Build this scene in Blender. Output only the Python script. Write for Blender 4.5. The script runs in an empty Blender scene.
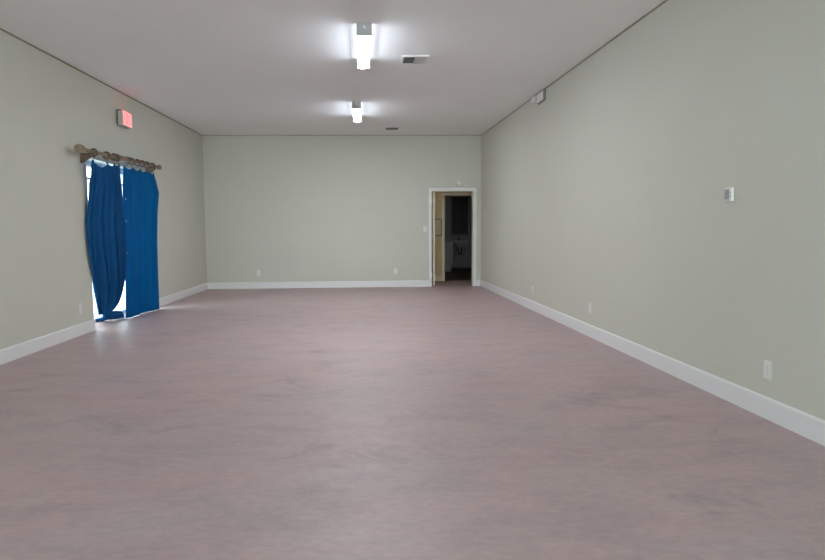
import bpy, bmesh, math, random
from mathutils import Vector, Matrix
random.seed(7)
S = bpy.context.scene
COL = S.collection

# ------------------------------------------------------------------ camera
cam_d = bpy.data.cameras.new('camera'); cam = bpy.data.objects.new('camera', cam_d); COL.objects.link(cam)
PITCH, YAW, ROLL, CAM_H = 0.08282, 0.04141, -0.00763, 1.18217
fw = Vector((math.sin(YAW)*math.cos(PITCH), math.cos(YAW)*math.cos(PITCH), -math.sin(PITCH)))
rt = Vector((math.cos(YAW), -math.sin(YAW), 0)); up = rt.cross(fw)
rt, up = rt*math.cos(ROLL)+up*math.sin(ROLL), -rt*math.sin(ROLL)+up*math.cos(ROLL)
cam.matrix_world = Matrix(((rt.x, up.x, -fw.x, 0), (rt.y, up.y, -fw.y, 0), (rt.z, up.z, -fw.z, CAM_H), (0, 0, 0, 1)))
cam_d.sensor_width = 36; cam_d.lens = 580/825*36; cam_d.shift_x = 23.95/825
cam_d.clip_start = .05; cam_d.clip_end = 200
S.camera = cam

# ------------------------------------------------------------------ world, light, exposure
SKY = 8.5
FRONT_W, FRONT_SPREAD = 10, 60
FRONT_WIDE_W = 31
LENS_E, LENS_SIDE, LENS_CHAMFER, LENS_DOWN = 3.2, 5.5, 57, 190
w = bpy.data.worlds.new('sky'); S.world = w; w.use_nodes = True
bg = w.node_tree.nodes['Background']; bg.inputs[0].default_value = (.86, .95, 1, 1); bg.inputs[1].default_value = SKY
def area(name, loc, rot, sx, sy, power, color, spread=180):
    d = bpy.data.lights.new(name, 'AREA'); d.shape = 'RECTANGLE'; d.size = sx; d.size_y = sy
    d.energy = power; d.color = color; d.spread = math.radians(spread)
    o = bpy.data.objects.new(name, d); COL.objects.link(o); o.location = loc; o.rotation_euler = rot; return o
area('added_front_fill', (-.4, -3.45, 1.55), (math.radians(90), 0, 0), 5.0, 2.3, FRONT_W, (1, .96, .89), FRONT_SPREAD)  # added fill light behind the camera, aimed down the room
area('added_soft_fill', (-.4, -3.30, 1.25), (math.radians(118), 0, 0), 5.0, 1.6, FRONT_WIDE_W, (1, .96, .89))  # added unseen fill, tilted up to lift the ceiling
area('added_hall_fill', (.5, 13.15, 2.46), (0, 0, 0), .3, .3, 5.0, (1, .93, .80))  # added unseen light that brightens the hall and bathroom
S.view_settings.view_transform = 'Standard'; S.view_settings.look = 'None'
S.view_settings.gamma = 1; S.view_settings.use_curve_mapping = False
S.view_settings.exposure = 0
S.cycles.use_denoising = True
S.cycles.max_bounces = 10; S.cycles.diffuse_bounces = 8

# ------------------------------------------------------------------ materials
def mat(name, col, rough=.5, spec=.5, metal=0, noise=None, bump=0, emit=None, es=0, trans=0):
    m = bpy.data.materials.new(name); m.use_nodes = True; nt = m.node_tree; b = nt.nodes['Principled BSDF']
    b.inputs['Base Color'].default_value = (*col, 1); b.inputs['Roughness'].default_value = rough
    b.inputs['Specular IOR Level'].default_value = spec; b.inputs['Metallic'].default_value = metal
    if emit: b.inputs['Emission Color'].default_value = (*emit, 1); b.inputs['Emission Strength'].default_value = es
    if noise or bump:
        tc = nt.nodes.new('ShaderNodeTexCoord'); n = nt.nodes.new('ShaderNodeTexNoise')
        sc, amt, col2 = noise if noise else (60, 0, col)
        n.inputs['Scale'].default_value = sc; n.inputs['Detail'].default_value = 6; n.inputs['Roughness'].default_value = .6
        nt.links.new(tc.outputs['Object'], n.inputs['Vector'])
        if noise:
            r = nt.nodes.new('ShaderNodeValToRGB')
            r.color_ramp.elements[0].position = .5-amt; r.color_ramp.elements[1].position = .5+amt
            r.color_ramp.elements[0].color = (*col, 1); r.color_ramp.elements[1].color = (*col2, 1)
            nt.links.new(n.outputs['Fac'], r.inputs[0]); nt.links.new(r.outputs[0], b.inputs['Base Color'])
        if bump:
            n2 = nt.nodes.new('ShaderNodeTexNoise'); n2.inputs['Scale'].default_value = 90; n2.inputs['Detail'].default_value = 4
            nt.links.new(tc.outputs['Object'], n2.inputs['Vector'])
            bp = nt.nodes.new('ShaderNodeBump'); bp.inputs['Strength'].default_value = bump; bp.inputs['Distance'].default_value = .01
            nt.links.new(n2.outputs['Fac'], bp.inputs['Height']); nt.links.new(bp.outputs[0], b.inputs['Normal'])
    return m

M = {}
M['wall'] = mat('sage_beige_wall_paint', (.56, .556, .483), .6, .3, noise=(.9, .3, (.59, .586, .513)), bump=.12)
M['ceiling'] = mat('matt_ceiling_paint', (.80, .80, .795), .8, .2, noise=(1.1, .3, (.84, .84, .835)), bump=.1)
M['trim'] = mat('white_trim_paint', (.75, .742, .745), .38, .45)
M['olivestrip'] = mat('olive_strip', (.30, .29, .20), .7, .2)
M['hall'] = mat('tan_hall_paint', (.62, .51, .30), .6, .3, noise=(2, .3, (.66, .55, .34)))
M['halltrim'] = mat('cream_trim_paint', (.74, .66, .52), .45, .4)
M['cream'] = mat('cream_door_paint', (.74, .72, .60), .42, .45)
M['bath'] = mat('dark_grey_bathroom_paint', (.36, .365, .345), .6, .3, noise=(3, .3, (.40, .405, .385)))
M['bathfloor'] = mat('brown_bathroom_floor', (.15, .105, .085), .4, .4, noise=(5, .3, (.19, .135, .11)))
M['white'] = mat('white_plastic', (.74, .74, .72), .4, .5)
M['ivory'] = mat('ivory_plastic', (.72, .71, .66), .4, .5)
M['porcelain'] = mat('white_porcelain', (.62, .58, .57), .25, .5)
M['grey'] = mat('grey_enamel_metal', (.42, .42, .42), .45, .5)
M['darkgrey'] = mat('dark_grey_plastic', (.13, .13, .13), .5, .4)
M['lcd'] = mat('grey_display', (.34, .34, .34), .3, .5)
M['slot'] = mat('dark_slot', (.03, .03, .03), .6, .3)
M['slotgrey'] = mat('grey_slot', (.32, .32, .30), .6, .3)
M['black'] = mat('black_void', (.012, .012, .012), .8, .1)
M['chrome'] = mat('chrome', (.7, .7, .7), .2, .5, metal=1)
M['brass'] = mat('brushed_steel', (.5, .5, .48), .3, .5, metal=1)
M['mirror'] = mat('mirror_dark_reflection', (.13, .13, .128), .25, .5)  # reflection of the dark room painted in as an even grey
M['wood'] = mat('carved_brown_wood', (.15, .105, .065), .45, .4, noise=(28, .22, (.30, .225, .15)))
M['wooddark'] = mat('dark_brown_wood', (.09, .062, .04), .5, .4, noise=(28, .25, (.14, .095, .06)))
M['alum'] = mat('white_window_frame', (.8, .82, .84), .4, .5)
M['patio'] = mat('pale_concrete_patio', (.55, .54, .52), .8, .2, noise=(2, .3, (.62, .61, .59)))
M['lens'] = mat('lit_acrylic_lens', (.9, .9, .92), .4, .4, emit=(.76, .85, 1), es=LENS_E)
M['lensside'] = mat('lit_acrylic_lens_edge', (.9, .9, .92), .4, .4, emit=(.80, .88, 1), es=LENS_SIDE)
M['lenschamfer'] = mat('lit_acrylic_lens_shoulder', (.9, .9, .92), .4, .4, emit=(.80, .88, 1), es=LENS_CHAMFER)
M['lensdown'] = mat('lit_acrylic_lens_underside', (.9, .9, .92), .4, .4, emit=(.94, .98, 1), es=LENS_DOWN)
M['exitface'] = mat('lit_exit_face', (.8, .35, .35), .4, .4, emit=(1, .33, .36), es=.95)
M['exitletter'] = mat('lit_exit_letter', (.8, .1, .1), .4, .4, emit=(1, .20, .18), es=1.0)
M['exitled'] = mat('red_led_strip', (.8, .1, .1), .4, .4, emit=(1, .06, .08), es=5)
M['housing'] = mat('greyish_sign_housing', (.42, .42, .36), .5, .4)
M['bodyshade'] = mat('shaded_body_plastic', (.24, .25, .22), .5, .4)  # shade on the unit's sides and underside put into the colour
M['wire'] = mat('dark_wire', (.08, .08, .08), .4, .5, metal=.6)
M['tag'] = mat('pale_woven_tag', (.25, .38, .50), .7, .2)
M['lino'] = mat('framed_notice_paper', (.62, .56, .42), .6, .3)

def floor_material():
    m = bpy.data.materials.new('stained_mauve_concrete'); m.use_nodes = True; nt = m.node_tree; b = nt.nodes['Principled BSDF']
    N = nt.nodes.new; L = nt.links.new
    tc = N('ShaderNodeTexCoord'); mp = N('ShaderNodeMapping'); L(tc.outputs['Object'], mp.inputs['Vector'])
    mp.inputs['Scale'].default_value = (.5, 1, 1)
    def noise(sc, det=6, rough=.62, dist=0):
        n = N('ShaderNodeTexNoise'); n.inputs['Scale'].default_value = sc; n.inputs['Detail'].default_value = det
        n.inputs['Roughness'].default_value = rough; n.inputs['Distortion'].default_value = dist
        L(mp.outputs[0], n.inputs['Vector']); return n
    def ramp(src, p0, c0, p1, c1):
        r = N('ShaderNodeValToRGB'); e = r.color_ramp.elements
        e[0].position = p0; e[0].color = (*c0, 1); e[1].position = p1; e[1].color = (*c1, 1); L(src, r.inputs[0]); return r
    big = ramp(noise(1.7, 8, .6, .6).outputs['Fac'], .36, (.46, .330, .330), .66, (.415, .328, .332))
    mid = ramp(noise(3.4, 8, .68, .4).outputs['Fac'], .34, (.88, .89, .90), .56, (1.03, 1.02, 1.01))
    fine = ramp(noise(34, 5, .65).outputs['Fac'], .3, (.89, .90, .91), .7, (1.07, 1.06, 1.06))
    spots = ramp(noise(1.9, 9, .75, 1.0).outputs['Fac'], .33, (.80, .82, .84), .43, (1, 1, 1))
    prev = big.outputs[0]
    for s in (mid, fine, spots):
        mx = N('ShaderNodeMixRGB'); mx.blend_type = 'MULTIPLY'; mx.inputs[0].default_value = 1
        L(prev, mx.inputs[1]); L(s.outputs[0], mx.inputs[2]); prev = mx.outputs[0]
    L(prev, b.inputs['Base Color'])
    rr = ramp(noise(9, 6).outputs['Fac'], .3, (.44,)*3, .7, (.54,)*3); L(rr.outputs[0], b.inputs['Roughness'])
    b.inputs['Specular IOR Level'].default_value = .42
    bp = N('ShaderNodeBump'); bp.inputs['Strength'].default_value = .12; bp.inputs['Distance'].default_value = .01
    L(noise(38, 4).outputs['Fac'], bp.inputs['Height']); L(bp.outputs[0], b.inputs['Normal'])
    return m
M['floor'] = floor_material()

def glass_material():
    m = bpy.data.materials.new('clear_glass'); m.use_nodes = True; nt = m.node_tree
    nt.nodes.remove(nt.nodes['Principled BSDF']); out = nt.nodes['Material Output']
    t = nt.nodes.new('ShaderNodeBsdfTransparent'); t.inputs[0].default_value = (.90, .97, .98, 1)
    g = nt.nodes.new('ShaderNodeBsdfGlossy'); g.inputs['Roughness'].default_value = .02
    x = nt.nodes.new('ShaderNodeMixShader'); x.inputs[0].default_value = .06
    nt.links.new(t.outputs[0], x.inputs[1]); nt.links.new(g.outputs[0], x.inputs[2])
    nt.links.new(x.outputs[0], out.inputs[0]); return m
M['glass'] = glass_material()

def cloth_material(name, c0, c1, thru):
    m = bpy.data.materials.new(name); m.use_nodes = True; nt = m.node_tree; b = nt.nodes['Principled BSDF']
    N = nt.nodes.new; L = nt.links.new
    tc = N('ShaderNodeTexCoord'); n = N('ShaderNodeTexNoise'); n.inputs['Scale'].default_value = 3; n.inputs['Detail'].default_value = 4
    L(tc.outputs['Object'], n.inputs['Vector'])
    r = N('ShaderNodeValToRGB'); e = r.color_ramp.elements
    e[0].position = .35; e[0].color = (*c0, 1); e[1].position = .65; e[1].color = (*c1, 1)
    L(n.outputs['Fac'], r.inputs[0]); L(r.outputs[0], b.inputs['Base Color'])
    b.inputs['Roughness'].default_value = .8; b.inputs['Specular IOR Level'].default_value = .06
    b.inputs['Sheen Weight'].default_value = .0; b.inputs['Sheen Tint'].default_value = (.2, .25, .9, 1); b.inputs['Sheen Roughness'].default_value = .4
    t = N('ShaderNodeBsdfTranslucent'); t.inputs[0].default_value = (.0, .19, .60, 1)
    x = N('ShaderNodeMixShader'); x.inputs[0].default_value = thru
    L(b.outputs[0], x.inputs[1]); L(t.outputs[0], x.inputs[2]); L(x.outputs[0], nt.nodes['Material Output'].inputs[0])
    return m
M['cloth'] = cloth_material('royal_blue_cloth', (.001, .098, .265), (.002, .11, .30), .11)
M['clothshaded'] = cloth_material('shaded_deep_blue_cloth', (.006, .066, .19), (.010, .074, .22), .03)  # navy copy of the cloth, shade of the gathered folds put into its colour

# ------------------------------------------------------------------ mesh helpers
def box(bm, x0, x1, y0, y1, z0, z1):
    vs = [bm.verts.new((x, y, z)) for z in (z0, z1) for y in (y0, y1) for x in (x0, x1)]
    for f in ((0,2,3,1), (4,5,7,6), (0,1,5,4), (2,6,7,3), (0,4,6,2), (1,3,7,5)): bm.faces.new([vs[i] for i in f])
    return vs
def prism(bm, poly, axis, a, b):
    """extrude a 2-D outline along an axis; poly in the two remaining axes' order"""
    def P(p, t):
        return {'x': (t, p[0], p[1]), 'y': (p[0], t, p[1]), 'z': (p[0], p[1], t)}[axis]
    A = [bm.verts.new(P(p, a)) for p in poly]; B = [bm.verts.new(P(p, b)) for p in poly]; n = len(poly)
    bm.faces.new(A); bm.faces.new(B[::-1])
    for i in range(n): bm.faces.new((A[i], B[i], B[(i+1) % n], A[(i+1) % n]))
def tube(bm, pts, rad, seg=12, cap=True):
    pts = [Vector(p) for p in pts]; rad = rad if isinstance(rad, (list, tuple)) else [rad]*len(pts)
    rings = []; ref = None
    for i, p in enumerate(pts):
        d = (pts[min(i+1, len(pts)-1)]-pts[max(i-1, 0)]).normalized()
        if ref is None: ref = Vector((0, 0, 1)) if abs(d.z) < .9 else Vector((1, 0, 0))
        u = (ref-d*ref.dot(d)).normalized(); ref = u; v = d.cross(u)
        rr = rad[i] if isinstance(rad[i], (tuple, list)) else (rad[i], rad[i])
        rings.append([bm.verts.new(p+u*rr[0]*math.cos(2*math.pi*k/seg)+v*rr[1]*math.sin(2*math.pi*k/seg)) for k in range(seg)])
    for a, b in zip(rings, rings[1:]):
        for k in range(seg): bm.faces.new((a[k], a[(k+1) % seg], b[(k+1) % seg], b[k]))
    if cap: bm.faces.new(rings[0][::-1]); bm.faces.new(rings[-1])
def lathe(bm, o, d, prof, seg=24):
    """revolve (distance, radius) pairs about the axis from o along d"""
    d = Vector(d).normalized(); o = Vector(o); ref = Vector((0, 0, 1)) if abs(d.z) < .9 else Vector((1, 0, 0))
    u = (ref-d*ref.dot(d)).normalized(); v = d.cross(u); rings = []
    for t, r in prof: rings.append([bm.verts.new(o+d*t+u*r*math.cos(2*math.pi*k/seg)+v*r*math.sin(2*math.pi*k/seg)) for k in range(seg)])
    for a, b in zip(rings, rings[1:]):
        for k in range(seg): bm.faces.new((a[k], a[(k+1) % seg], b[(k+1) % seg], b[k]))
    bm.faces.new(rings[0][::-1]); bm.faces.new(rings[-1])
def torus(bm, c, axis, R, r, seg=28, sub=10):
    axis = Vector(axis).normalized(); ref = Vector((0, 0, 1)) if abs(axis.z) < .9 else Vector((1, 0, 0))
    u = (ref-axis*ref.dot(axis)).normalized(); v = axis.cross(u); c = Vector(c); rings = []
    for i in range(seg):
        a = 2*math.pi*i/seg; q = u*math.cos(a)+v*math.sin(a)
        rings.append([bm.verts.new(c+q*(R+r*math.cos(2*math.pi*k/sub))+axis*r*1.15*math.sin(2*math.pi*k/sub)) for k in range(sub)])
    for i in range(seg):
        a, b = rings[i], rings[(i+1) % seg]
        for k in range(sub): bm.faces.new((a[k], a[(k+1) % sub], b[(k+1) % sub], b[k]))
LOCAL = set()                              # things whose parts are drawn about their own base
def obj(name, bm, m, parent=None, bevel=0, smooth=False, seg=2):
    bmesh.ops.recalc_face_normals(bm, faces=bm.faces)
    me = bpy.data.meshes.new(name); bm.to_mesh(me); bm.free(); me.materials.append(m)
    o = bpy.data.objects.new(name, me); COL.objects.link(o)
    if parent:
        o.parent = parent
        root = parent.parent or parent
        if root.name not in LOCAL: me.transform(chain(root).inverted())    # drawn in room coordinates
    if smooth:
        for p in me.polygons: p.use_smooth = True
    if bevel:
        b = o.modifiers.new('bevel', 'BEVEL'); b.width = bevel; b.segments = seg; b.limit_method = 'ANGLE'
    return o
def chain(o):
    mtx = Matrix.LocRotScale(o.location, o.rotation_euler, o.scale)
    return mtx
def boxes(name, lst, m, parent=None, bevel=0):
    bm = bmesh.new()
    for b in lst: box(bm, *b)
    return obj(name, bm, m, parent, bevel)
def struct(o): o['kind'] = 'structure'; return o
def thing(name, label, cat, loc, group=None):
    o = bpy.data.objects.new(name, None); COL.objects.link(o); o.location = loc; o.empty_display_size = .1
    o['label'] = label; o['category'] = cat
    if group: o['group'] = group
    return o
def dup(root, loc, label):
    r = root.copy(); COL.objects.link(r); r.location = loc; r['label'] = label
    for ch in list(root.children):
        c = ch.copy(); COL.objects.link(c); c.parent = r
        for g in list(ch.children):
            d = g.copy(); COL.objects.link(d); d.parent = c
    return r

# ------------------------------------------------------------------ room dimensions
XL, XR, YB, YF = -3.34, 2.509, 12.414, -3.6
H, SL = 3.213, .019                        # ceiling height at the back wall, rise per metre
def zc(y): return H+SL*(y-YB)
WY0, WY1, WZ = 7.24, 9.38, 2.11            # sliding door opening in the left wall
DX0, DX1, DZ = 1.443, 2.345, 2.046         # doorway in the back wall
T = .12                                    # back wall thickness
HY = 13.775                                # far wall of the hall
RX0 = XL-.28

# floor, ceiling
struct(boxes('floor', [(XL-.0, 4.2, YF-.1, HY+.12, -.12, 0)], M['floor']))
bm = bmesh.new()
prism(bm, [(YF-.2, zc(YF-.2)), (YB+.06, zc(YB+.06)), (YB+.06, zc(YB)+.2), (YF-.2, zc(YF)+.2)], 'x', RX0, XR+.2)
struct(obj('ceiling', bm, M['ceiling']))
# left wall with its opening
TOP = 3.35
def wall_top(bm, x0, x1, y0, y1, z0):      # wall piece whose top follows the sloped ceiling
    prism(bm, [(y0, z0), (y1, z0), (y1, zc(y1)+.02), (y0, zc(y0)+.02)], 'x', x0, x1)
bm = bmesh.new()
wall_top(bm, RX0, XL, YF-.1, WY0, -.1); wall_top(bm, RX0, XL, WY1, YB+T, -.1); wall_top(bm, RX0, XL, WY0, WY1, WZ)
struct(obj('wall_left', bm, M['wall']))
bm = bmesh.new(); wall_top(bm, XR, XR+.15, YF-.1, YB+T, -.1); struct(obj('wall_right', bm, M['wall']))
struct(boxes('wall_back', [(XL, DX0, YB, YB+T, -.05, H+.02), (DX1, XR, YB, YB+T, -.05, H+.02), (DX0, DX1, YB, YB+T, DZ, H+.02)], M['wall']))
struct(boxes('wall_front', [(XL, XR, YF-.1, YF, 2.75, 2.95), (XL, XR, YF-.1, YF, -.05, .35), (XL, -3.05, YF-.1, YF, .35, 2.75), (2.2, XR, YF-.1, YF, .35, 2.75)], M['wall']))
fr = struct(boxes('window_added', [(-3.05, 2.2, YF-.08, YF-.02, .35, .42), (-3.05, 2.2, YF-.08, YF-.02, 2.68, 2.75)] +  # added window behind the camera, unseen, to let in daylight
    [(x, x+.06, YF-.08, YF-.02, .42, 2.68) for x in (-3.05, -1.33, .42, 2.14)], M['alum']))
boxes('glass_pane', [(-2.99, 2.14, YF-.055, YF-.045, .42, 2.68)], M['glass'], fr)

# baseboards with an eased top edge
def base_poly(s, x): return [(x, 0), (x+s*.016, 0), (x+s*.016, .122), (x+s*.011, .132), (x, .135)]
bm = bmesh.new()
for a, b in ((YF, WY0), (WY1, YB)):
    prism(bm, [(p[0], p[1]) for p in base_poly(1, XL)], 'y', a, b)
struct(obj('baseboard_left', bm, M['trim']))
bm = bmesh.new(); prism(bm, base_poly(-1, XR), 'y', YF, YB); struct(obj('baseboard_right', bm, M['trim']))
bm = bmesh.new()
for a, b in ((XL+.016, DX0-.058), (DX1+.066, XR-.016)): prism(bm, base_poly(-1, YB), 'x', a, b)
struct(obj('baseboard_back', bm, M['trim']))
# thin dark olive strip where walls meet the ceiling
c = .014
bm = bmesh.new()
prism(bm, [(YF, zc(YF)), (YB, zc(YB)), (YB, zc(YB)-c), (YF, zc(YF)-c)], 'x', XL, XL+c); struct(obj('trim_1', bm, M['olivestrip']))
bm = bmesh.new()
prism(bm, [(YF, zc(YF)), (YB, zc(YB)), (YB, zc(YB)-c), (YF, zc(YF)-c)], 'x', XR-c*.6, XR); struct(obj('trim_2', bm, M['olivestrip']))
struct(boxes('trim_3', [(XL+c, XR-c, YB-c*.6, YB, H-c*.8, H)], M['olivestrip']))

# doorway casing and jamb lining in the back wall
cw = .058
struct(boxes('trim_4', [(DX0-cw, DX0, YB-.016, YB, 0, DZ+cw), (DX1, DX1+.066, YB-.016, YB, 0, DZ+cw), (DX0, DX1, YB-.016, YB, DZ, DZ+cw)], M['trim'], bevel=.004))
struct(boxes('trim_5', [(DX0-.002, DX0+.003, YB, YB+T, 0, DZ), (DX1-.012, DX1+.002, YB, YB+T, 0, DZ), (DX0+.003, DX1-.012, YB, YB+T, DZ-.012, DZ)], M['halltrim']))

# hall beyond the doorway, and the dark bathroom behind it
struct(boxes('wall_hall', [(-.6, 1.91, HY, HY+.1, 0, 2.5), (1.91, 2.72, HY, HY+.1, 2.036, 2.5), (2.72, 4.1, HY, HY+.1, 0, 2.5)], M['hall']))
struct(boxes('wall_hall_end', [(-.7, -.6, YB+T, HY, 0, 2.5), (4.0, 4.1, YB+T, HY, 0, 2.5)], M['hall']))
struct(boxes('wall_hall_near', [(-.6, DX0-.01, YB+T, YB+T+.02, 0, 2.5), (DX1+.01, 4.0, YB+T, YB+T+.02, 0, 2.5), (DX0-.01, DX1+.01, YB+T, YB+T+.02, DZ, 2.5)], M['hall']))
struct(boxes('ceiling_hall', [(-.7, 4.1, YB+T, HY+.1, 2.5, 2.6)], M['ceiling']))
struct(boxes('trim_6', [(1.85, 1.91, HY-.016, HY, 0, 2.1), (2.72, 2.78, HY-.016, HY, 0, 2.1), (1.91, 2.72, HY-.016, HY, 2.036, 2.1),
    (1.908, 1.92, HY, HY+.1, 0, 2.036), (2.71, 2.722, HY, HY+.1, 0, 2.036), (1.92, 2.71, HY, HY+.1, 2.024, 2.036)], M['halltrim'], bevel=.003))
struct(boxes('baseboard_hall', [(-.6, 1.85, HY-.014, HY, 0, .12)], M['halltrim'], bevel=.004))
BY = 18.84
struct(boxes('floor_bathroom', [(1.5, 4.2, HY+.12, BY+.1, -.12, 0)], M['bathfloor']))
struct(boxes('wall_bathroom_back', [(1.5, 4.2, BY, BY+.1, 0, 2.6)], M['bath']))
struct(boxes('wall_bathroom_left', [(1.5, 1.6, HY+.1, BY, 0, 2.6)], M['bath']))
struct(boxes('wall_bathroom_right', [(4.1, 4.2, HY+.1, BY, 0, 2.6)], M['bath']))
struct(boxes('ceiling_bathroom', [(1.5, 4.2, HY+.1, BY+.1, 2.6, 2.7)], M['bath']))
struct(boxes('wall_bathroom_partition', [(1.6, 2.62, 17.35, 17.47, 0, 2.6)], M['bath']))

# ------------------------------------------------------------------ sliding glass door in the left wall
win = struct(boxes('window_1', [(RX0+.03, RX0+.12, WY0, WY0+.05, .04, WZ), (RX0+.03, RX0+.12, WY1-.05, WY1, .04, WZ),
    (RX0+.03, RX0+.12, WY0+.05, WY1-.05, WZ-.07, WZ), (RX0+.03, RX0+.12, WY0+.05, WY1-.05, .04, .085),
    (RX0+.05, RX0+.10, 8.78, 8.84, .085, WZ-.07),
    (RX0+.05, RX0+.10, WY0+.05, WY1-.05, 1.88, 1.91)], M['alum'], bevel=.004))
boxes('glass_pane', [(RX0+.07, RX0+.078, WY0+.05, WY1-.05, .085, WZ-.07)], M['glass'], win)
bm = bmesh.new(); prism(bm, [(RX0, -.05), (RX0, .04), (XL-.13, .04), (XL+.012, .001), (XL+.012, -.05)], 'y', WY0, WY1)
struct(obj('trim_7', bm, M['floor']))
struct(boxes('patio', [(-14, RX0, -6, 24, -.15, -.05)], M['patio']))

# ------------------------------------------------------------------ ceiling lights
def ceiling_light(loc, label, rz):
    t = thing('ceiling_light', label, 'ceiling light', loc, 'fluorescent strip lights on the ceiling'); LOCAL.add(t.name)
    L, W, Z = 1.17, .136, .108
    boxes('housing', [(-.03, .03, .03, L-.03, -.045, 0)], M['grey'], t, .004)
    bm = bmesh.new()
    half = [(W/2, -.012), (W/2, -.050), (W/2-.010, -.080), (W/2-.040, -Z)]
    prof = [(-x, z) for x, z in half]+half[::-1]
    capp = [(-W/2*1.05, 0), (-W/2*1.05, -Z+.004), (-W/2*1.05+.004, -Z), (W/2*1.05-.004, -Z), (W/2*1.05, -Z+.004), (W/2*1.05, 0)]
    prism(bm, prof, 'y', .016, L-.016); le = obj('lens', bm, M['lens'], t)
    le.data.materials.append(M['lensdown']); le.data.materials.append(M['lensside']); le.data.materials.append(M['lenschamfer'])
    for p in le.data.polygons:
        if p.normal.z < -.95: p.material_index = 1
        elif abs(p.normal.y) < .5 and p.center.z < -.085: p.material_index = 3
        elif abs(p.normal.y) < .5 and p.center.z < -.055: p.material_index = 2
    for a, b in ((0, .016), (L-.016, L)):
        bm = bmesh.new(); prism(bm, capp, 'y', a, b)
        obj('end_cap', bm, M['grey'], t, .002)
    bm = bmesh.new(); lathe(bm, (0, 0, -.035), (0, -1, 0), [(0, .012), (.008, .011), (.012, .005)], 16); obj('latch', bm, M['white'], t, smooth=False)
    t.rotation_euler = (math.atan(SL), 0, rz); return t
l1 = ceiling_light((.021, 5.47, zc(5.47)), 'long white fluorescent ceiling light nearer the camera, to the left of the slanted air vent', .006)
l2 = dup(l1, (-.097, 8.97, zc(8.97)), 'smaller looking lit fluorescent ceiling light farther back, nearest the rear wall')
l2.rotation_euler = (math.atan(SL), 0, -.004)

# ceiling vents
def vent(loc, label, W, D_, dark):
    t = thing('ceiling_vent', label, 'air vent', loc, 'air vents in the ceiling'); LOCAL.add(t.name); t.rotation_euler = (math.atan(SL), 0, 0)
    f = .03
    bm = bmesh.new()
    for a in ((0, W, 0, f), (0, W, D_-f, D_), (0, f, f, D_-f), (W-f, W, f, D_-f)): box(bm, a[0], a[1], a[2], a[3], -.014, 0)
    obj('frame', bm, M['white'] if not dark else M['darkgrey'], t, .003)
    boxes('backing', [(f, W-f, f, D_-f, -.004, -.001)], M['black'], t)
    bm = bmesh.new(); n = 7
    for half, ang in ((0, -1), (1, 1)):
        x0, x1 = (f, W/2-.004) if half == 0 else (W/2+.004, W-f)
        for i in range(n):
            y = f+(D_-2*f)*(i+.5)/n; dy, dz = .022, .008
            s = ang
            prism(bm, [(y-dy*.6, -.006-(dz if s < 0 else 0)), (y+dy*.6, -.006-(0 if s < 0 else dz)), (y+dy*.6, -.0045-(0 if s < 0 else dz)), (y-dy*.6, -.0045-(dz if s < 0 else 0))], 'x', x0, x1)
    box(bm, W/2-.004, W/2+.004, f, D_-f, -.014, -.004)
    obj('louver', bm, M['grey'] if not dark else M['darkgrey'], t); return t
vent((.43, 6.49, zc(6.49)), 'white rectangular ceiling air vent beside the nearer ceiling light', .31, .34, False)
vent((.447, 11.44, zc(11.44)), 'thin dark ceiling air vent close to the rear wall', .24, .17, True)

# ------------------------------------------------------------------ exit sign
ex = thing('exit_sign', 'red lit exit sign high on the left wall above the curtain rod', 'exit sign', (XL, 8.31, 2.75))
y0, y1, z0, z1 = 8.165, 8.465, 2.655, 2.85
boxes('housing', [(XL+.018, XL+.088, y0, y1, z0, z1)], M['housing'], ex, .008)
boxes('mounting_plate', [(XL, XL+.018, y0+.04, y1-.04, z0+.03, z1-.03)], M['darkgrey'], ex, .002)
boxes('top_block', [(XL, XL+.055, y0+.02, y1-.16, z1, z1+.018)], M['darkgrey'], ex, .002)  # dark grey block on top of the housing, near end
face = boxes('face', [(XL+.088, XL+.096, y0+.006, y1-.006, z0+.012, z1-.004)], M['exitface'], ex, .003)
bm = bmesh.new(); fx0, fx1 = XL+.096, XL+.0985
lz0, lz1 = 2.685, 2.825; lw = .052; g = .013; s = .014
ys = [8.195+i*(lw+g) for i in range(4)]
def R_(a, b, c_, d): box(bm, fx0, fx1, a, b, c_, d)
Y = ys[0]; R_(Y, Y+s, lz0, lz1); [R_(Y+s, Y+lw, z, z+s) for z in (lz0, (lz0+lz1-s)/2, lz1-s)]
Y = ys[1]
for q in (0, 1):
    a, b = (Y, Y+lw-s) if q == 0 else (Y+lw-s, Y)
    prism(bm, [(a, lz0), (a+s, lz0), (b+s, lz1), (b, lz1)], 'x', fx0, fx1+q*.0004)
Y = ys[2]; R_(Y+(lw-s)/2, Y+(lw+s)/2, lz0, lz1)
Y = ys[3]; R_(Y, Y+lw, lz1-s, lz1); R_(Y+(lw-s)/2, Y+(lw+s)/2, lz0, lz1-s)
obj('lettering', bm, M['exitletter'], ex)
boxes('led_strip', [(XL+.062, XL+.084, y0+.03, y1-.03, z1, z1+.004)], M['exitled'], ex)

# ------------------------------------------------------------------ curtain rod, rings, curtains
RXX = -3.21
RT = (2.222-2.147)/(9.40-6.78)
def rod(y): return Vector((RXX, y, 2.147+RT*(y-6.78)))
rdir = (0, 1, RT)
cr = thing('curtain_rod', 'carved wooden curtain rod with drum finials above the glass door', 'curtain rod', (RXX, 8.1, rod(8.1).z))
bm = bmesh.new(); lathe(bm, rod(6.86), rdir, [(0, .022), (2.46, .022)], 20); obj('pole', bm, M['wood'], cr, smooth=True)
bm = bmesh.new(); lathe(bm, rod(7.825), rdir, [(0, .026), (.008, .034), (.02, .036), (.03, .031), (.045, .036), (.145, .038), (.245, .036), (.26, .031), (.27, .036), (.282, .034), (.29, .026)], 24)
obj('sleeve', bm, M['wood'], cr, smooth=True)
fin = [(0, .028), (.004, .040), (.02, .046), (.07, .047), (.105, .044), (.122, .034), (.128, .026), (.15, .028), (.16, .023)]
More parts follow.
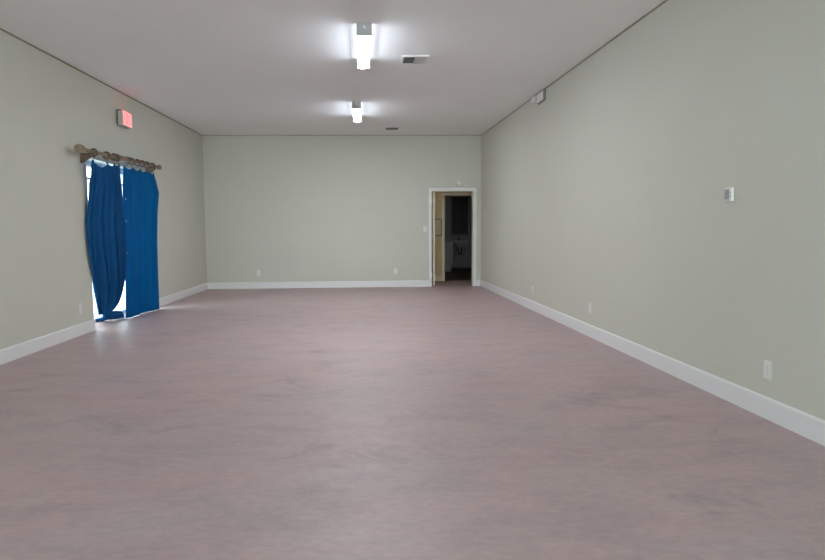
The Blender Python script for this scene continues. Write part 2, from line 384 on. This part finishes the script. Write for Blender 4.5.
for a, s in ((6.76, 1), (9.42, -1)):
    bm = bmesh.new(); k = 1 if s > 0 else .82
    lathe(bm, rod(a), [s*q for q in rdir], [(t*(1 if s > 0 else .75), r*k) for t, r in fin], 24); obj('finial', bm, M['wood'], cr, smooth=True)
for yb in (7.105, 9.17):
    z = rod(yb).z; bm = bmesh.new()
    prism(bm, [(XL, z-.135), (XL+.025, z-.135), (RXX+.012, z-.045), (RXX+.028, z-.018), (RXX-.028, z-.018), (XL, z-.012)], 'y', yb-.018, yb+.018)
    obj('bracket', bm, M['wooddark'], cr, .004)

ring_spots = [(7.155, 'left-hand end, beside the triangular bracket'), (7.50, 'left curtain, second from the bracket'), (7.72, 'left curtain, just before the thick sleeve'),
    (7.80, 'left end of the thick sleeve on the rod'), (8.145, 'right end of the thick sleeve on the rod'), (8.28, 'right curtain, first ring past the sleeve'), (8.49, 'right curtain, second ring past the sleeve'),
    (8.67, 'right curtain, third ring past the sleeve'), (8.85, 'right curtain, next to the last ring'), (9.07, 'right curtain, last ring before the right finial')]
ring0 = None
for y, wh in ring_spots:
    p = rod(y); lab = 'brown wooden curtain ring at the '+wh if 'end' in wh else 'brown wooden curtain ring above the '+wh
    if ring0 is None:
        ring0 = thing('curtain_ring', lab, 'curtain ring', p, 'wooden rings on the curtain rod')
        bm = bmesh.new(); torus(bm, p+Vector((0, 0, -.0072)), (0, 1, RT), .041, .0115); obj('ring', bm, M['wooddark'], ring0, smooth=True)
        bm = bmesh.new(); torus(bm, p+Vector((0, 0, -.066)), (1, 0, 0), .008, .0022, 14, 6); obj('eyelet', bm, M['wire'], ring0, smooth=True)
    else: dup(ring0, p, lab)

def interp(tab, t):
    """tab: list of (key descending z, ...) ; t = fraction from the top"""
    ztop, zbot = tab[0][2], tab[-1][2]; z = ztop+(zbot-ztop)*t
    for a, b in zip(tab, tab[1:]):
        if z <= a[2]+1e-9 and z >= b[2]-1e-9:
            f = (a[2]-z)/(a[2]-b[2]) if a[2] != b[2] else 0
            return (a[0]+(b[0]-a[0])*f, a[1]+(b[1]-a[1])*f, z)
    return tab[-1]
def sm(t): t = max(0, min(1, t)); return t*t*(3-2*t)
def curtain_mesh(left, right, clips, fold, NU=120, NV=90):
    """clips: (u, sag) hanging points along the top edge; between them the cloth sags"""
    bm = bmesh.new(); g = []
    for j in range(NV+1):
        v = j/NV; row = []
        for i in range(NU+1):
            u = i/NU; a = interp(left, v); b = interp(right, v)
            x = a[0]+(b[0]-a[0])*u; y = a[1]+(b[1]-a[1])*u; z = a[2]+(b[2]-a[2])*u
            for (u0, _), (u1, sag) in zip(clips, clips[1:]):
                if u0 <= u <= u1:
                    f = (u-u0)/(u1-u0); z -= sag*(1-abs(2*f-1)**1.6)*max(0, 1-v/.16)**1.5
            dx, dy = fold(u, v)
            row.append(bm.verts.new((max(x+dx, XL+.012) if y < WY0+.01 else x+dx, y+dy, z)))
        g.append(row)
    for j in range(NV):
        for i in range(NU): bm.faces.new((g[j][i], g[j][i+1], g[j+1][i+1], g[j+1][i]))
    return bm
LL = [(-3.21, 7.092, 2.055), (-3.25, 7.135, 1.884), (-3.275, 7.164, 1.769), (-3.295, 7.138, 1.589), (-3.315, 7.12, 1.422), (-3.315, 7.093, 1.327), (-3.315, 7.094, 1.172), (-3.315, 7.117, 0.992), (-3.32, 7.151, 0.846), (-3.33, 7.212, 0.684), (-3.35, 7.295, 0.53), (-3.37, 7.36, 0.423), (-3.4, 7.447, 0.312), (-3.42, 7.51, 0.227), (-3.45, 7.618, 0.135)]
LR = [(-3.21, 7.884, 2.094), (-3.21, 7.885, 1.957), (-3.205, 7.881, 1.826), (-3.2, 7.888, 1.63), (-3.195, 7.904, 1.446), (-3.19, 7.906, 1.34), (-3.19, 7.919, 1.167), (-3.2, 7.945, 0.966), (-3.22, 7.977, 0.803), (-3.25, 7.998, 0.625), (-3.3, 8.031, 0.459), (-3.34, 8.057, 0.347), (-3.39, 8.078, 0.235), (-3.42, 8.003, 0.162), (-3.45, 7.866, 0.113)]
RL = [(-3.215, 8.025, 2.096), (-3.24, 8.042, 1.906), (-3.255, 8.06, 1.733), (-3.265, 8.078, 1.465), (-3.27, 8.084, 1.099), (-3.275, 8.077, 0.689), (-3.29, 8.093, 0.343), (-3.325, 8.151, 0.01)]
RR = [(-3.21, 9.126, 2.115), (-3.21, 9.231, 1.98), (-3.21, 9.331, 1.817), (-3.21, 9.229, 1.502), (-3.21, 9.168, 1.083), (-3.21, 9.149, 0.618), (-3.21, 9.149, 0.305), (-3.215, 9.156, 0.006)]
def foldL(u, v):
    k = sm(v/.18); g = sm((v-.35)/.6); edge = min(1, u/.08, (1-u)/.16)
    d = .014+.040*k
    ph = 4.4*u+.30*math.sin(3.1*u+.5)+.12*v*math.sin(5*u)
    n = 1.1*(1-2*abs(math.sin(math.pi*(ph+.25)))**.7)+.6*math.sin(2*math.pi*(1.4*u+.1))
    n += (.5+.3*g)*(1-2*abs(math.sin(math.pi*(9.3*u+.2+.3*v)))**.8)
    return -d*n*(.12+.88*edge)*(1-.35*sm((v-.8)/.2)), .010*math.sin(2*math.pi*(2.5*u+.8*v))*k*edge
def foldR(u, v):
    k = sm(v/.25); d = .010+.018*k+.010*v; edge = min(1, u/.12, (1-u)/.04)
    n = .9*sm((u-.58)/.12)*math.sin(2*math.pi*(2.6*(u-.62)))+.8*math.sin(2*math.pi*(1.25*u+.02))
    n += (.25+.4*sm((u-.55)/.2))*(1-2*abs(math.sin(math.pi*(6.1*u+.3+.12*v)))**.8)
    n += .5*v*(1-2*abs(math.sin(math.pi*(4.2*u+.55)))**.8)*sm((v-.3)/.5)
    return d*n*(.1+.9*edge), .006*math.sin(2*math.pi*(3*u+v))*k*edge
def curtain(name, label, bm):
    t = thing(name, label, 'curtain', (RXX, 7.5 if 'bunched' in label else 8.6, .03), 'blue curtains over the glass door')
    o = obj('curtain_cloth', bm, M['clothshaded' if 'bunched' in label else 'cloth'], t, smooth=True)
    s_ = o.modifiers.new('thickness', 'SOLIDIFY'); s_.thickness = .004; s_.offset = 0
    return t, o
cl, clo = curtain('curtain', 'blue curtain on the left, knotted and bunched at its foot', curtain_mesh(LL, LR, [(0, 0), (.06, .0), (.52, .075), (.80, .04), (1, .02)], foldL))
cc, cco = curtain('curtain', 'blue curtain on the right hanging straight to the floor', curtain_mesh(RL, RR, [(0, 0), (.29, .035), (.54, .03), (.74, .03), (.90, .02), (1, .04)], foldR))

# knotted foot of the left curtain and its trailing folds lying on the sill
bm = bmesh.new()
K = Vector((-3.42, 7.79, .112))
def lump(bm, c, r, seed):
    rnd = random.Random(seed); ret = bmesh.ops.create_icosphere(bm, subdivisions=3, radius=1)
    for v_ in ret['verts']:
        q = v_.co.copy(); n = 1+.10*math.sin(5*q.y+seed)+.08*math.sin(9*q.z+3*q.x+seed)
        v_.co = Vector((c[0]+q.x*r[0]*n, c[1]+q.y*r[1]*n, c[2]+q.z*r[2]*n))
lump(bm, K, (.06, .085, .062), 1)
lump(bm, (-3.49, 7.65, .065), (.03, .05, .025), 2)
lump(bm, (-3.47, 7.74, .062), (.04, .06, .024), 4)
obj('knot', bm, M['clothshaded'], cl, smooth=True)
def tail(pts, rads):
    bm = bmesh.new(); P = []; Q = []
    for i in range(len(pts)-1):
        for k in range(6):
            f = k/6; P.append(Vector(pts[i]).lerp(Vector(pts[i+1]), f)); Q.append(tuple(rads[i][c_]+(rads[i+1][c_]-rads[i][c_])*f for c_ in (0, 1)))
    P.append(Vector(pts[-1])); Q.append(rads[-1]); 
    tube(bm, P, Q, 14); o = obj('trailing_fold', bm, M['clothshaded'], cl, smooth=True); return o
tail([(-3.44, 7.78, .11), (-3.42, 7.90, .122), (-3.40, 8.02, .120), (-3.39, 8.11, .102), (-3.39, 8.17, .070), (-3.39, 8.19, .05)], [(.02, .03), (.020, .034), (.022, .038), (.022, .038), (.016, .028), (.008, .014)])
tail([(-3.43, 7.79, .088), (-3.395, 7.92, .086), (-3.375, 8.04, .082), (-3.37, 8.14, .064), (-3.375, 8.18, .046)], [(.018, .024), (.021, .03), (.021, .032), (.018, .028), (.006, .01)])
tail([(-3.46, 7.74, .072), (-3.40, 7.86, .055), (-3.365, 8.00, .046), (-3.365, 8.14, .036), (-3.365, 8.19, .024)], [(.016, .022), (.021, .032), (.019, .032), (.015, .028), (.006, .01)])
tail([(-3.52, 7.58, .054), (-3.48, 7.68, .060), (-3.43, 7.80, .058), (-3.40, 7.94, .052)], [(.008, .012), (.015, .024), (.015, .026), (.006, .014)])

# small pale tags on the inner hem of the right curtain
for z in (1.656, 1.36, .91):
    q = min((v_ for v_ in cco.data.vertices if abs(v_.index % 121-6) < 1), key=lambda v_: abs((v_.co.z+.03)-z))
    c_ = q.co+cc.location
    boxes('hem_tag', [(c_.x+.003, c_.x+.007, c_.y-.012, c_.y+.012, c_.z-.013, c_.z+.013)], M['tag'], cc, .001)
# wire hooks from the rings to the cloth
def hook(y0, p1, parent):
    p0 = rod(y0)+Vector((0, 0, -.072)); p1 = Vector(p1); bm = bmesh.new()
    tube(bm, [p0, p0.lerp(p1, .5)+Vector((.004, 0, 0)), p1], .003, 6)
    box(bm, p1.x-.006, p1.x+.006, p1.y-.008, p1.y+.008, p1.z-.022, p1.z+.004)
    obj('hook', bm, M['wire'], parent)
def top(tabL, tabR, u): a = Vector(tabL[0]); return a.lerp(Vector(tabR[0]), u)
for y, u in ((7.155, .04), (7.50, .52), (7.72, .80), (7.80, .985)): hook(y, top(LL, LR, u), cl)
for y, u in ((8.145, .02), (8.28, .29), (8.49, .54), (8.67, .54), (8.85, .74), (9.07, .90), (9.07, .985)): hook(y, top(RL, RR, u), cc)

# ------------------------------------------------------------------ wall fittings
def outlet(loc, rz, label):
    t = thing('wall_outlet', label, 'wall outlet', loc, 'ivory outlets low on the walls'); LOCAL.add(t.name)
    boxes('cover_plate', [(-.036, .036, -.006, 0, -.058, .058)], M['ivory'], t, .003)
    for z in (.022, -.022):
        r = boxes('receptacle', [(-.017, .017, -.009, -.006, z-.015, z+.015)], M['white'], t, .002)
        boxes('slot', [(-.008, -.005, -.0095, -.009, z-.004, z+.008), (.005, .008, -.0095, -.009, z-.004, z+.006), (-.002, .002, -.0095, -.009, z-.011, z-.007)], M['slotgrey'], r)
    bm = bmesh.new(); lathe(bm, (0, -.006, 0), (0, -1, 0), [(0, .004), (.002, .003)], 10); obj('screw', bm, M['grey'], t)
    t.rotation_euler = (0, 0, rz); return t
def place(src, loc, rz, label): o = dup(src, loc, label); o.rotation_euler = (0, 0, rz); return o
hp = math.pi/2
o1 = outlet((XR, 3.455, .307), -hp, 'outlet on the right wall nearest the camera')
# local front (-Y) turns to face the room
place(o1, (XR, 6.308, .32), -hp, 'outlet on the right wall, halfway along above the baseboard')
place(o1, (XR, 8.514, .305), -hp, 'outlet on the right wall, farthest from the camera')
place(o1, (XL, 6.903, .315), hp, 'outlet on the left wall just before the glass door')
place(o1, (-2.252, YB, .335), 0, 'outlet at the left part of the rear wall')
place(o1, (.665, YB, .335), 0, 'outlet on the rear wall to the left of the doorway')
sw = thing('light_switch', 'ivory light switch on the rear wall beside the doorway', 'light switch', (1.303, YB, 1.237))
boxes('cover_plate', [(1.267, 1.339, YB-.006, YB, 1.179, 1.295)], M['ivory'], sw, .003)
boxes('toggle', [(1.297, 1.309, YB-.018, YB-.006, 1.232, 1.252)], M['white'], sw, .002)

det = thing('wall_alarm', 'round white alarm on the rear wall just above the doorway', 'alarm', (2.037, YB, 2.198))
bm = bmesh.new(); lathe(bm, (2.037, YB, 2.198), (0, -1, 0), [(0, .062), (.012, .062), (.016, .058)], 32); obj('base', bm, M['ivory'], det, .002)
bm = bmesh.new(); lathe(bm, (2.037, YB-.016, 2.198), (0, -1, 0), [(0, .054), (.012, .052), (.022, .042), (.026, .02)], 32); obj('cover', bm, M['ivory'], det, .002)
bm = bmesh.new(); lathe(bm, (2.052, YB-.040, 2.176), (0, -1, 0), [(0, .005), (.004, .004)], 12); obj('test_button', bm, M['grey'], det)

th = thing('thermostat', 'white thermostat with grey display on the right wall', 'thermostat', (XR, 3.89, 1.42))
boxes('body', [(2.487, XR, 3.862, 3.940, 1.372, 1.466)], M['white'], th, .004)
boxes('display', [(2.4855, 2.487, 3.886, 3.934, 1.386, 1.454)], M['lcd'], th)
boxes('button', [(2.485, 2.487, 3.868, 3.878, 1.40, 1.41), (2.485, 2.487, 3.868, 3.878, 1.425, 1.435)], M['grey'], th)

# emergency light high on the right wall: angled box and a smaller head beyond it
em = thing('emergency_light', 'white emergency light unit high on the right wall under the ceiling', 'emergency light', (XR, 8.13, 3.05))
bm = bmesh.new()
prism(bm, [(8.03, 2.964), (8.335, 2.964), (8.335, 3.112), (8.03, 3.112)], 'x', 2.478, XR)
for v_ in bm.verts:
    if v_.co.x < 2.48: v_.co.y += .012 if v_.co.y < 8 else -.012; v_.co.z += .012 if v_.co.z < 3 else -.010
obj('body', bm, M['bodyshade'], em, .004)
boxes('front_cover', [(2.466, 2.478, 8.046, 8.32, 2.980, 3.100)], M['white'], em, .006)
bm = bmesh.new(); lathe(bm, (2.466, 8.18, 3.055), (-1, 0, 0), [(0, .018), (.008, .016), (.012, .006)], 20); obj('indicator_dome', bm, M['white'], em)
hd = boxes('lamp_head', [(2.464, 2.505, 8.42, 8.58, 3.035, 3.11)], M['white'], em, .008)
boxes('lamp_bracket', [(2.490, XR, 8.335, 8.45, 3.05, 3.09)], M['grey'], em, .003)

# ------------------------------------------------------------------ hall and bathroom contents
dl = struct(boxes('door_1', [(DX0+.042, DX0+.084, YB+T-.02, YB+T+.80, .012, 2.03)], M['cream'], bevel=.003))
for z in (.22, 1.08, 1.82):
    bm = bmesh.new(); lathe(bm, (DX0+.034, YB+T-.016, z-.045), (0, 0, 1), [(0, .008), (.09, .008)], 12); box(bm, DX0+.003, DX0+.044, YB+T-.014, YB+T-.008, z-.045, z+.045)
    obj('hinge', bm, M['brass'], dl)
bm = bmesh.new(); lathe(bm, (DX0+.084, YB+T+.74, 1.0), (1, 0, 0), [(0, .028), (.006, .028), (.01, .012), (.035, .012), (.045, .026), (.06, .026), (.068, .012)], 20); obj('door_handle', bm, M['brass'], dl, smooth=True)

nt_ = thing('notice_board', 'pale framed notice panel on the tan hall wall behind the doorway', 'notice board', (1.68, HY, 1.28))
boxes('frame', [(1.54, 1.555, HY-.03, HY, 1.08, 1.48), (1.825, 1.842, HY-.03, HY, 1.08, 1.48), (1.555, 1.825, HY-.03, HY, 1.08, 1.096), (1.555, 1.825, HY-.03, HY, 1.464, 1.48)], M['wooddark'], nt_, .002)
boxes('panel', [(1.555, 1.825, HY-.022, HY, 1.096, 1.464)], M['lino'], nt_)

cab = thing('bathroom_cabinet', 'low pale cabinet standing left of the sink in the dark bathroom', 'cabinet', (2.4, 17.1, 0))
boxes('body', [(2.05, 2.60, 16.95, 17.34, .22, .85)], M['porcelain'], cab, .004)
boxes('plinth', [(2.05, 2.56, 17.0, 17.34, 0, .22)], M['porcelain'], cab, .003)
boxes('counter', [(2.03, 2.63, 16.92, 17.345, .85, .88)], M['porcelain'], cab, .004)
for a, b in ((2.06, 2.32), (2.33, 2.59)):
    d_ = boxes('door', [(a, b, 16.93, 16.95, .24, .83)], M['porcelain'], cab, .003)
    boxes('handle', [(b-.03 if a < 2.2 else a+.02, b-.02 if a < 2.2 else a+.03, 16.915, 16.93, .68, .78)], M['chrome'], d_, .002)

sk = thing('wall_sink', 'white wall hung sink in the dark bathroom with bare pipes below', 'sink', (3.1, 18.84, .8))
bm = bmesh.new()
NS = 20; rings = []
def sup(a, rx, ry): 
    c_, s_ = math.cos(a), math.sin(a); e = .55
    return rx*math.copysign(abs(c_)**e, c_), ry*math.copysign(abs(s_)**e, s_)
for rx, ry, z in ((.10, .08, .66), (.20, .17, .70), (.245, .215, .78), (.25, .22, .82), (.235, .205, .825), (.20, .165, .81), (.16, .12, .73), (.05, .04, .705)):
    r_ = []
    for k in range(36):
        a = 2*math.pi*k/36; x, y = sup(a, rx, ry); r_.append(bm.verts.new((3.13+x, 18.60+y, z)))
    rings.append(r_)
for a, b in zip(rings, rings[1:]):
    for k in range(36): bm.faces.new((a[k], a[(k+1) % 36], b[(k+1) % 36], b[k]))
bm.faces.new(rings[0][::-1]); bm.faces.new(rings[-1])
box(bm, 2.90, 3.36, 18.78, 18.84, .70, .90)
obj('basin', bm, M['porcelain'], sk, smooth=False)
bm = bmesh.new(); tube(bm, [(3.06, 18.76, .88), (3.06, 18.76, .97), (3.06, 18.70, 1.0), (3.06, 18.62, .97), (3.06, 18.60, .93)], .013, 10); box(bm, 2.98, 3.14, 18.74, 18.79, .895, .92); obj('faucet', bm, M['darkgrey'], sk)
bm = bmesh.new()
pts = [(3.13, 18.60, .68), (3.13, 18.60, .52)]+[(3.13-.05+.05*math.cos(a), 18.60, .50-.06*math.sin(a)) for a in [math.pi*k/8 for k in range(9)]]+[(3.03, 18.62, .56), (3.03, 18.70, .58), (3.03, 18.83, .58)]
tube(bm, pts, .02, 10); obj('drain_trap', bm, M['slot'], sk)
for x in (2.95, 3.22):
    bm = bmesh.new(); tube(bm, [(x, 18.83, .34), (x, 18.80, .36), (x, 18.78, .42), (x+.03, 18.74, .56), (x+.04, 18.72, .68)], .008, 8); obj('supply_pipe', bm, M['slot'], sk)

mr = thing('bathroom_mirror', 'tall dark mirror above the sink with a bright right edge', 'mirror', (3.12, BY, 1.1))
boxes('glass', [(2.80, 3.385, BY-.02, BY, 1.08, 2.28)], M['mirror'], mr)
boxes('edge_strip', [(3.385, 3.42, BY-.035, BY, 1.10, 2.28)], M['white'], mr, .004)
